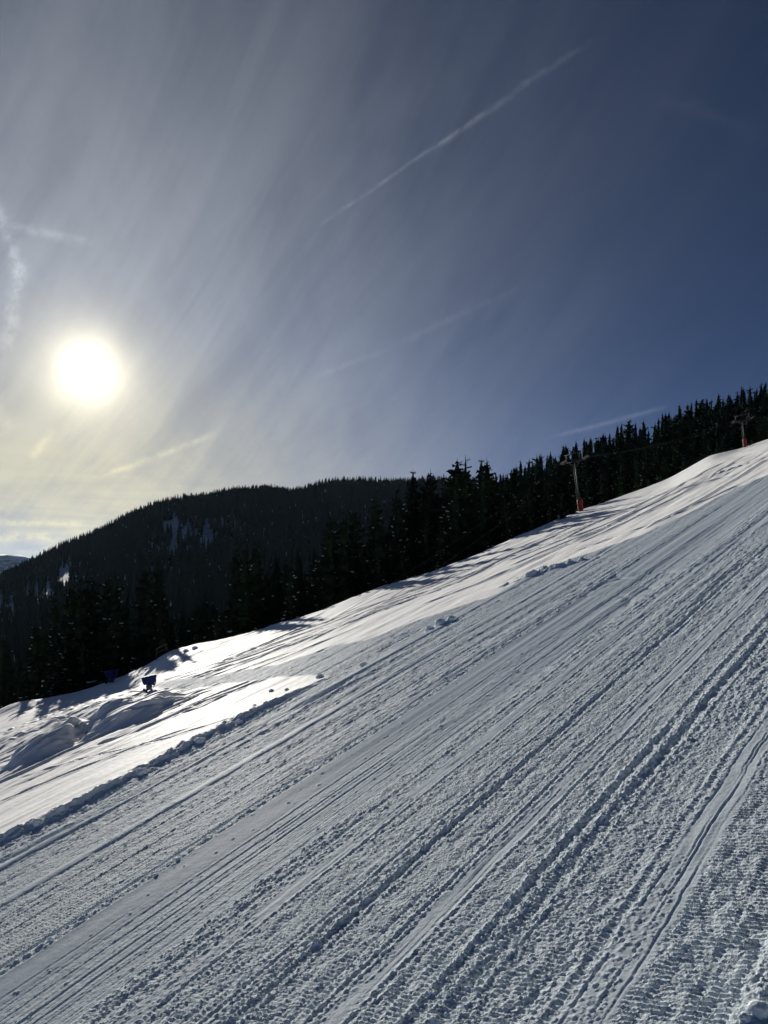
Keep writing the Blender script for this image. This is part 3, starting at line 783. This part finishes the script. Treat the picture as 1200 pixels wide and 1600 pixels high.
for (px, py), Y, v, wd, lab in HERO:
    u_, v_ = uv(px, py); x = u_ * Y; ztop = v_ * Y
    zg = float(forest_ground(np.array([x]), np.array([float(Y)]))[0])
    hh = VAR[v][0]; sc = (ztop - zg + 0.3) / hh
    sc = min(max(sc, 0.35), 1.45)
    place_tree('spruce_tree', v, x, Y, zg - 0.3, sc, rt.uniform(0, 6.28), lab, None, min(sc, 1.2) * (1.18 + wd))
    occupied.append((x, Y))

for n_, ((px, py), back, v) in enumerate(SHADE):          # trees whose shadows reach over the crest
    gx, gy = ground_px(px, py); zg0 = gbase(gx, gy); S_ = SUN / SUN.y
    Y = gy + 10
    for _ in range(20):
        lam = Y - gy; x = gx + lam * S_.x; Y = float(edgeY(x / Y)) + back
    lam = Y - gy; x = gx + lam * S_.x; zt = zg0 + lam * S_.z + 2.0
    zt = min(zt, Y * ((0.034 if x / Y < -.25 else 0.024) + float(np.interp(x / Y, [-.64, -.5, -.33, -.167, -.05, .02, .1, .14, .25, .5], [-.065, -.045, .005, .045, .09, .125, .15, .163, .212, .287]))))
    zg = float(forest_ground(np.array([x]), np.array([Y]))[0])
    sc = (zt - zg) / VAR[v][0]
    if sc < .25: continue
    reg = 'lower left' if x / Y < -0.02 else 'middle' if x / Y < 0.22 else 'upper right'
    place_tree('spruce_tree', v, x, Y, zg - .3, sc, rt.uniform(0, 6.28), 'dark spruce close behind the slope edge at the %s, casting shade on the snow' % reg, 'edge spruces of the ' + reg + ' wood', min(sc, 1.15))
    occupied.append((x, Y))

def shadow_reach(x, y, ztop):
    """how far (m, along y) in front of the crest the tip of the tree's shadow lands"""
    S = SUN / SUN.y; lam = np.linspace(0, 120, 241)
    X = x - lam * S.x; Yp = y - lam; Z = ztop - lam * S.z
    Yp = np.maximum(Yp, 2); g = base_h(X, Yp); below = np.where(Z < g)[0]
    if not len(below): return 200.0
    i = below[0]; uu = X[i] / Yp[i]
    lim = np.interp(PX0 + F * uu, [-100, 20, 60, 215, 235, 250, 300, 320, 440, 470, 575, 600, 640, 820, 850, 955, 980], [8, 12, 25, 25, 4, 12, 12, 1, 1, 10, 10, 4, 9, 9, 6, 6, 1])
    return float(edgeY(uu) - Yp[i]) - float(lim)

cand = []
sp = 4.7
for iy in range(19, 66):
    for ix in range(-50, 46):
        x = (ix + rt.uniform(-.42, .42) + (iy % 2) * .5) * sp; y = (iy + rt.uniform(-.42, .42)) * sp
        u = x / y
        if not (-0.60 < u < 0.62): continue
        ye = float(edgeY(u))
        if y < ye + 12 or y > 298: continue
        if u < -0.02 and y > ye + 55: continue
        if any((x - a) ** 2 + (y - b) ** 2 < 9 for a, b in occupied): continue
        cand.append((x, y))
ca = np.array(cand); zg_all = forest_ground(ca[:, 0], ca[:, 1])
near_list = []
for (x, y), zg in zip(cand, zg_all):
    v = rt.choice([0, 1, 2, 3, 4, 4, 7, 7, 1, 0, 5])
    sc = rt.uniform(.72, 1.15)
    u = x / y
    hh = VAR[v][0]
    lim = rt.uniform(-4, 1.5)
    zmax = zg + hh * sc
    vt = np.interp(u, [-.64, -.5, -.33, -.167, -.05, .02, .1, .14, .25, .5, .68], [-.065, -.045, .005, .045, .09, .125, .15, .163, .212, .287, .345]) - rt.uniform(0, .012)
    if zmax / y > vt: sc *= max(0.45, (vt * y - zg) / (hh * sc))
    for _ in range(6):
        if shadow_reach(x, y, zg + hh * sc) <= lim: break
        sc *= .88
    if sc < .30: continue
    near_list.append((x, y, float(zg), v, sc))
# the trees that show largest become single trees, the rest one wood
def showing(q):
    u = q[0] / q[1]; d = q[1] - float(edgeY(u))
    return (d * (1.0 if u < 0.0 else 0.45 if u < 0.15 else 0.30)) - 20 * q[4] + (25 if abs(u) > .53 else 0)
order = sorted(range(len(near_list)), key=lambda i: showing(near_list[i]))
N_SINGLE = 258
single = order[:N_SINGLE]; rest = order[N_SINGLE:]
print('TREES', len(near_list))
for i in single:
    x, y, z, v, sc = near_list[i]
    if x / y < -0.02: lab = 'dark snow flecked spruce in the wood behind the lower left slope edge'
    elif x / y < 0.22: lab = 'dark spruce in the wood behind the middle of the slope edge'
    else: lab = 'dark snow flecked spruce in the wood behind the upper right slope edge'
    place_tree('spruce_tree', v, x, y, z - .3, sc, rt.uniform(0, 6.28), lab, 'spruces of the ' + ('lower left' if x / y < -0.02 else 'middle' if x / y < 0.22 else 'upper right') + ' wood')

# low-poly spruces for the far woods, all in one mesh
def tier_tree(seed, tiers, sides):
    r = np.random.RandomState(seed); V, T = [], []
    for k in range(tiers):
        z0 = 0.05 + 0.90 * k / tiers; z1 = min(1.0, z0 + 1.55 * 0.95 / tiers); R = (1 - z0) ** .9 * (0.16 + .02 * r.rand())
        base = len(V); V.append((r.uniform(-.01, .01), r.uniform(-.01, .01), z1)); ph = r.uniform(0, 6.28)
        for j in range(sides):
            a = ph + 6.283 * j / sides + r.uniform(-.2, .2); q = R * r.uniform(.65, 1.25)
            V.append((q * math.cos(a), q * math.sin(a), z0 + r.uniform(-.025, .025)))
        for j in range(sides): T.append((base, base + 1 + j, base + 1 + (j + 1) % sides))
    return np.array(V), np.array(T)

def wood(name, P, Hs, lods, snow_frac, label, seed):
    """P (n,3) feet, Hs heights"""
    r = np.random.RandomState(seed); VV, TT, MM = [], [], []; off = 0
    pick = r.randint(0, len(lods), len(P)); rot = r.uniform(0, 6.28, len(P)); fat = r.uniform(.8, 1.25, len(P))
    for l, lod in enumerate(lods):
        V, T = lod[0], lod[1]
        ix = np.where(pick == l)[0]
        if not len(ix): continue
        c, s_ = np.cos(rot[ix])[:, None], np.sin(rot[ix])[:, None]; k = (Hs[ix] * fat[ix])[:, None]
        X = (V[None, :, 0] * c - V[None, :, 1] * s_) * k + P[ix, 0:1]
        Y = (V[None, :, 0] * s_ + V[None, :, 1] * c) * k + P[ix, 1:2]
        Z = V[None, :, 2] * Hs[ix][:, None] + P[ix, 2:3]
        VV.append(np.stack([X, Y, Z], -1).reshape(-1, 3))
        TT.append((T[None] + (np.arange(len(ix)) * len(V))[:, None, None] + off).reshape(-1, 3))
        per = snow_frac * np.where(r.rand(len(ix)) < .35, 2.2, .4)
        MM.append(np.tile(lod[2], len(ix)) if len(lod) > 2 else (r.rand(len(ix), len(T)) < per[:, None]).astype(np.int32).ravel())
        off += len(ix) * len(V)
    me = np_mesh(name, np.concatenate(VV), np.concatenate(TT), [M_NEEDLE, M_BSNOW], np.concatenate(MM), smooth=False)
    return tag(link(name, me), label, 'wood', kind='stuff')

if rest:
    R_ = np.array([near_list[i][:3] for i in rest]); Hs = np.array([VAR[near_list[i][3]][0] * near_list[i][4] for i in rest])
    wood('spruce_wood', R_ - np.array([0, 0, .3]), Hs, [spruce_meshes(700 + s_, 18, 3.6, 10, .6, .16, raw=True, pw=.68) for s_ in range(5)], 0.05, 'dark spruce wood climbing the hillside behind the ski slope', 5)

rh = np.random.RandomState(21)
pts = []
y = HY0 + 5
yy_, uu_ = [], []
spc = 6.0
rows = np.arange(HY0, HY1 + 40, spc)
for r0 in rows:
    du = spc * 0.92 / r0; us = np.arange(-0.62, 0.16, du)
    us = us + rh.uniform(-.45, .45, len(us)) * du
    uu_.append(us); yy_.append(r0 + rh.uniform(-.5, .5, len(us)) * spc)
hu = np.concatenate(uu_); hy = np.concatenate(yy_); hz = hill_z(hu, hy); hx = hu * hy
hv = hz / hy; hpx = PX0 + F * hu; hpy = PY0 - F * hv
streak = noise2(hpx * 0.16, hpy * 0.045, 430)
def blob(cx, cy, rx, ry): return np.exp(-(((hpx - cx) / rx) ** 2 + ((hpy - cy) / ry) ** 2) ** 1.5)
clear = 2.0 * blob(278, 842, 48, 32) + 1.4 * blob(345, 838, 28, 30) + 1.6 * blob(108, 900, 32, 30) + 2.0 * blob(65, 920, 30, 26) + 2.0 * blob(25, 948, 36, 24) + .35 * blob(190, 860, 60, 20)
keep = rh.rand(len(hu)) > np.clip(clear * (0.45 + 1.0 * streak), 0, .99)
low = (hpy > 1110 + 0 * hpx)
keep &= ~low
P = np.stack([hx, hy, hz - .5], 1)[keep]
Hh = rh.uniform(12, 21, len(P)) * (1 + .15 * noise2(P[:, 0] * .02, P[:, 1] * .02, 440))
print('hill trees', len(P))
wood('hill_forest', P, Hh, [tier_tree(60 + s_, 4, 5) for s_ in range(5)], 0.003, 'dark spruce forest covering the hill across the valley', 9)

# ------------------------------------------------------------------ ski lift
def build_pylon(x, y, hgt, lean, label, pad_h):
    z = gz(x, y)
    e = bpy.data.objects.new('lift_pylon', None); COL.objects.link(e); e.location = (x, y, z - 0.05)
    e.rotation_euler = lean
    tag(e, label, 'lift pylon', 'pylons of the drag lift')
    m = MB(); m.tube([(0, 0, -0.4), (0, 0, hgt * .5), (0, 0, hgt)], [.095, .08, .065], 14); link('mast', m.mesh('mast', M_STEEL, True), e)
    dx, dy = 0.7071, -0.7071
    m = MB(); m.tube([(-1.7 * dx, -1.7 * dy, hgt - .02), (1.7 * dx, 1.7 * dy, hgt + .10)], [.06, .06], 8)
    m.tube([(-.8 * dx, -.8 * dy, hgt), (0, 0, hgt - .8)], [.04, .04], 6); m.tube([(.8 * dx, .8 * dy, hgt), (0, 0, hgt - .8)], [.04, .04], 6)
    link('crossarm', m.mesh('crossarm', M_STEEL, True), e)
    m = MB()
    for sx in (-1.15, 1.15): m.tube([(sx * dx, sx * dy, hgt), (sx * dx, sx * dy, hgt + 1.05)], [.04, .035], 6)
    m.tube([(-1.35 * dx, -1.35 * dy, hgt + 1.0), (1.35 * dx, 1.35 * dy, hgt + 1.08)], [.04, .04], 6)
    link('lifting_frame', m.mesh('lifting_frame', M_STEEL, True), e)
    for sx in (-1.6, 1.6):
        c = Vector((sx * dx, sx * dy, hgt + .12))
        m = MB(); al = Vector((.7071, .7071, .33)).normalized()
        m.box(c, (1.5, .08, .12), Vector((1, 0, 0)).rotation_difference(al).to_matrix())
        sh = link('sheave_beam', m.mesh('sheave_beam', M_STEEL), e)
        for k in (-.6, -.2, .2, .6):
            w = MB(); p = c + al * k + Vector((0, 0, .10)); ax = Vector((dx, dy, 0))
            w.tube([p - ax * .05, p + ax * .05], [.15, .15], 12); link('sheave', w.mesh('sheave', M_DSTEEL, True), sh)
    m = MB(); n = 9
    for k in range(2): m.tube([(-.28, -.06 + .3 * k - .1, .3), (-.22, -.06 + .3 * k - .1, hgt - .3)], [.02, .02], 5)
    nr = int(hgt / .35)
    for k in range(1, nr): m.tube([(-.275, -.16, .3 + k * .35), (-.275, .14, .3 + k * .35)], [.014, .014], 4)
    link('ladder', m.mesh('ladder', M_STEEL, True), e)
    m = MB()
    nseg = 24; rings = []
    for k in range(9):                                    # bulging foam mat wrapped round the foot of the mast
        zz = pad_h * k / 8; rr = .31 + .03 * math.sin(math.pi * ((k * 2 / 8) % 1)); rr = rr - (.05 if k in (0, 8) else 0)
        rings.append([m.vert((rr * math.cos(6.2832 * j / nseg) * (1 + .03 * math.cos(4 * 6.28 * j / nseg)) + .06, rr * math.sin(6.2832 * j / nseg), zz)) for j in range(nseg)])
    for r0, r1 in zip(rings, rings[1:]):
        for j in range(nseg): m.f.append((r0[j], r0[(j + 1) % nseg], r1[(j + 1) % nseg], r1[j]))
    m.f.append(tuple(rings[-1])); m.f.append(tuple(reversed(rings[0])))
    pad = link('safety_pad', m.mesh('safety_pad', M_RED, True), e); pad['label'] = 'red foam crash pad round the foot of the mast'
    for zz in (.3, .75):
        m = MB(); k2 = 20
        r0 = [m.vert((.352 * math.cos(6.2832 * j / k2) + .06, .352 * math.sin(6.2832 * j / k2), zz * pad_h)) for j in range(k2)]
        r1 = [m.vert((.352 * math.cos(6.2832 * j / k2) + .06, .352 * math.sin(6.2832 * j / k2), zz * pad_h + .07)) for j in range(k2)]
        for j in range(k2): m.f.append((r0[j], r0[(j + 1) % k2], r1[(j + 1) % k2], r1[j]))
        link('strap', m.mesh('strap', M_STRAP, True), pad)
    return e
u1, _ = uv(907, 797); Y1 = 97.0; X1 = u1 * Y1
u2, _ = uv(1164, 696); Y2 = 136.5; X2 = u2 * Y2
H1, H2 = 6.3, 4.75
LEAN1, LEAN2 = (0, -math.radians(6.5), 0), (0, -math.radians(5), 0)
build_pylon(X1, Y1, H1, LEAN1, 'nearer lift pylon with red padded foot at the middle of the slope edge', 1.55)
build_pylon(X2, Y2, H2, LEAN2, 'farther lift pylon with red padded foot near the right edge of the picture', 1.6)

def top_of(x, y, hgt, lean): return Vector((x - hgt * math.sin(-lean[1]), y, gz(x, y) + hgt * math.cos(lean[1]) + .33))
c1, c2 = top_of(X1, Y1, H1, LEAN1), top_of(X2, Y2, H2, LEAN2)
for side, nm in ((-1, 'haul rope on the left side of the lift pylons, running above the slope edge'), (1, 'haul rope on the right side of the lift pylons, running above the slope edge')):
    o = Vector((side * 1.6 * .7071, -side * 1.6 * .7071, 0.04 * side))
    p1, p2 = c1 + o, c2 + o
    d = Vector((1, 1, 0)).normalized()
    path = []
    p0 = Vector((p1.x - 78, p1.y - 78, -23.0)); p3 = p2 + Vector((55, 56, 17.0))
    for a, b, sag, n in ((p0, p1, 5.6, 30), (p1, p2, .9, 14), (p2, p3, 1.2, 12)):
        for k in range(n + (1 if b is p3 else 0)):
            f = k / n; q = a.lerp(b, f); q.z -= sag * 4 * f * (1 - f); path.append(q)
    m = MB(); m.tube(path, [.020] * len(path), 6)
    tag(link('haul_rope', m.mesh('haul_rope', M_ROPE, True)), nm, 'lift cable', 'haul ropes of the drag lift')

# ------------------------------------------------------------------ snow cannons
def snow_cannon(px, py, Y, size, face, label, covered=True):
    u_, v_ = uv(px, py); x = u_ * Y; z = gz(x, Y)
    e = bpy.data.objects.new('snow_cannon', None); COL.objects.link(e); e.location = (x, Y, z - .03); e.rotation_euler = (0, 0, face); e.scale = (size,) * 3
    tag(e, label, 'snow cannon', 'snow cannons at the slope edge')
    # blown fan barrel under a stretched cover: wide rim at the top, narrow throat
    m = MB(); secs = [(.52, .40, .30), (.62, .44, .36), (.80, .50, .42), (1.00, .54, .46), (1.18, .57, .48), (1.22, .50, .42)]; n = 20; rings = []
    for k, (zz, rx, ry) in enumerate(secs):
        ring = []
        for j in range(n):
            a = 6.2832 * j / n; c, s_ = math.cos(a), math.sin(a)
            q = (abs(c) ** 4 + abs(s_) ** 4) ** -.25          # rounded box outline
            wr = 1 + .03 * math.sin(5 * a + k)
            ring.append(m.vert((rx * c * q * wr, ry * s_ * q * wr, zz + .10 * c * (k / 5) + .02 * math.sin(3 * a + k))))
        rings.append(ring)
    for r0, r1 in zip(rings, rings[1:]):
        for j in range(n): m.f.append((r0[j], r0[(j + 1) % n], r1[(j + 1) % n], r1[j]))
    m.f.append(tuple(reversed(rings[0]))); m.f.append(tuple(rings[-1]))
    cov = link('cover', m.mesh('cover', M_BLUE, True), e)
    m = MB(); m.tube([(.57 * math.cos(6.2832 * j / 24) * (abs(math.cos(6.2832 * j / 24)) ** 4 + abs(math.sin(6.2832 * j / 24)) ** 4) ** -.25,
                       .48 * math.sin(6.2832 * j / 24) * (abs(math.cos(6.2832 * j / 24)) ** 4 + abs(math.sin(6.2832 * j / 24)) ** 4) ** -.25, 1.19 + .10 * math.cos(6.2832 * j / 24)) for j in range(25)], [.022] * 25, 6)
    link('rim', m.mesh('rim', M_DBLUE, True), cov)
    m = MB(); m.box((0, 0, .42), (.46, .40, .26), None, .8); m.tube([(.0, 0, .30), (0, 0, .12)], [.20, .24], 12); link('pedestal', m.mesh('pedestal', M_DBLUE), e)
    m = MB(); m.box((.36, -.05, .68), (.10, .22, .42)); m.tube([(.30, .05, .30), (.50, .05, .62), (.52, .05, .95)], [.035, .035, .03], 7); link('fork', m.mesh('fork', M_DSTEEL), e)
    m = MB(); m.box((0, -.28, .28), (.30, .16, .30)); link('control_box', m.mesh('control_box', M_DBLUE), e)
    for a in (.3, 2.4, 4.5):
        m = MB(); m.tube([(0, 0, .20), (.55 * math.cos(a), .55 * math.sin(a), .05)], [.045, .035], 7); lg = link('leg', m.mesh('leg', M_DSTEEL, True), e)
        m = MB(); c = Vector((.60 * math.cos(a), .60 * math.sin(a), .07)); t_ = Vector((-math.sin(a), math.cos(a), 0)); m.tube([c - t_ * .05, c + t_ * .05], [.11, .11], 14); link('wheel', m.mesh('wheel', M_RUBBER, True), lg)
    m = MB(); m.tube([(-.2, -.1, .16), (-.6, -.3, .04), (-1.0, -.25, .03), (-1.35, -.5, .02)], [.035] * 4, 7); link('hose', m.mesh('hose', M_RUBBER, True), e)
    return e
snow_cannon(233, 1085, 60.5, 1.0, .15, 'blue covered snow cannon standing on the sunlit snow at the left')
snow_cannon(174, 1064, 91.5, 1.25, -.3, 'blue snow cannon in the tree shade at the left slope edge')

# ------------------------------------------------------------------ small things along the crest
def rail_fence():
    u_, v_ = uv(252, 1034); Y = 91.0; x = u_ * Y; z = gz(x, Y)
    e = bpy.data.objects.new('wooden_rail', None); COL.objects.link(e); e.location = (x, Y, z); e.rotation_euler = (0, 0, .5)
    tag(e, 'dark slanting wooden rail on posts at the left slope edge', 'fence')
    for k in (-.55, .55):
        m = MB(); m.tube([(k, 0, -.4), (k + .05, 0, 1.0 + .5 * (k + .55))], [.06, .05], 7); link('post', m.mesh('post', M_WOOD), e)
    for zz in (.45, .95):
        m = MB(); m.box((0.02, -.07, zz + .28), (1.5, .05, .14), __import__('mathutils').Matrix.Rotation(-.42, 3, 'Y')); link('rail', m.mesh('rail', M_WOOD), e)
rail_fence()

def shrub(px, py, Y, hgt, wdt, seed, label):
    u_, v_ = uv(px, py); x = u_ * Y; z = gz(x, Y); r = random.Random(seed)
    e = bpy.data.objects.new('young_spruce', None); COL.objects.link(e); e.location = (x, Y, z - .05)
    tag(e, label, 'young tree', 'young trees below the nearer lift pylon')
    tk, cr, sn = spruce_meshes(seed, hgt, wdt, 9, 1.3, .5, 1, .02)
    link('trunk', tk, e); link('crown', cr, e); link('branch_snow', sn, e)['kind'] = 'stuff'
shrub(878, 814, 94.5, 1.5, .85, 901, 'low bushy young spruce left of the nearer lift pylon')
shrub(894, 806, 96.0, 1.3, .6, 902, 'smaller young spruce closest to the nearer lift pylon')
def marker(px, py, Y, hgt, label):
    u_, v_ = uv(px, py); x = u_ * Y; z = gz(x, Y)
    m = MB(); m.tube([(0, 0, -.3), (.02, 0, hgt)], [.035, .03], 8)
    o = link('piste_marker', m.mesh('piste_marker', M_LWOOD, True)); o.location = (x, Y, z); tag(o, label, 'marker pole')
marker(873.5, 819, 93.0, .75, 'thin pale marker pole in the snow left of the young spruces')

# clods of snow lying loose
def clod_mesh(seed):
    import bmesh
    bm = bmesh.new(); bmesh.ops.create_icosphere(bm, subdivisions=3, radius=1.0); r = random.Random(seed); ph = [r.uniform(0, 6.28) for _ in range(9)]
    from mathutils import noise as mn
    for v in bm.verts:
        p = v.co.copy(); k = 1 + .32 * mn.noise(p * 1.3 + Vector((seed, 0, 0))) + .20 * mn.noise(p * 3.1 + Vector((0, seed, 0))) + .09 * mn.noise(p * 7.0)
        v.co = Vector((p.x * k, p.y * k, p.z * k * .72))
    me = bpy.data.meshes.new('snow_clod'); bm.to_mesh(me); bm.free(); me.materials.append(M_SNOW)
    at = me.attributes.new('groomed', 'FLOAT', 'POINT'); at.data.foreach_set('value', [0.7] * len(me.vertices))
    at = me.attributes.new('rough', 'FLOAT', 'POINT'); at.data.foreach_set('value', [0.8] * len(me.vertices))
    me.polygons.foreach_set('use_smooth', [True] * len(me.polygons)); me.update()
    return me
CM = [clod_mesh(i + 3) for i in range(4)]
CLODS = [(279, 1344, .10, 'dark snow clod on the upper edge of the smooth lane at lower left'), 
         (1186, 1578, .13, 'big snow chunk in the bottom right corner'), (1165, 1592, .08, 'small snow chunk beside the big one in the bottom right corner'),
         (690, 975, .38, 'snow block in the turned ridge right of the pointed powder wedge'), (672, 985, .28, 'lower left lump of the turned snow ridge in the middle'), (706, 969, .30, 'upper right lump of the turned snow ridge in the middle'),
         (568, 1040, .22, 'single snow lump on the groomed snow right of the wedge tip'), (500, 1058, .20, 'bright snow lump at the tip of the powder wedge'),
         (424, 1080, .14, 'dark snow lump on the powder wedge left of its tip'), (448, 1078, .12, 'small dark lump on the powder wedge nearest its tip'),
         (398, 1103, .11, 'small snow ball lying low on the powder wedge'), (312, 1156, .26, 'big lump on the pushed snow ridge at the left'), (374, 1126, .20, 'lump halfway up the pushed snow ridge'),
         (223, 1206, .24, 'lump on the lower part of the pushed snow ridge'), (60, 1288, .22, 'lump near the left end of the pushed snow ridge'),
         (291, 1018, .32, 'dark round snow block in the tree shadow at the slope edge'), (305, 1014, .36, 'pale snow heap right of the dark block at the slope edge'),
         (244, 1368, .08, 'small clod lower along the lane edge from the dark one')]
for i, (px, py, r_, lab) in enumerate(CLODS):
    x, y = ground_px(px, py)
    for _ in range(3):                                     # settle on the real surface under that pixel
        uu, vv = uv(px, py); zt = gz(x, y); e_ = zt / y - vv
        y = y - e_ * y * y / H0 * .8; x = uu * y
    o = link('snow_clod', CM[i % 4]); o.location = (x, y, gz(x, y) + r_ * .12); o.scale = (r_, r_, r_); o.rotation_euler = (0, 0, i * 1.3)
    tag(o, lab, 'snow clod', 'loose snow clods')

# ------------------------------------------------------------------ thin winter haze over the valley
def build_haze():
    m = bpy.data.materials.new('haze'); m.use_nodes = True; nt = m.node_tree; nt.nodes.clear()
    out = nt.nodes.new('ShaderNodeOutputMaterial'); v = nt.nodes.new('ShaderNodeVolumePrincipled')
    v.inputs['Color'].default_value = (0.50, 0.72, 1.0, 1); v.inputs['Density'].default_value = HAZE; v.inputs['Anisotropy'].default_value = 0.2
    nt.links.new(v.outputs[0], out.inputs['Volume'])
    b = MB(); b.box((-1500, 3900, 20), (14000, 8400, 1000))
    o = link('haze', b.mesh('haze', m)); tag(o, 'thin blue winter haze filling the valley', 'haze', kind='stuff')
HAZE = 0.9e-5
build_haze()
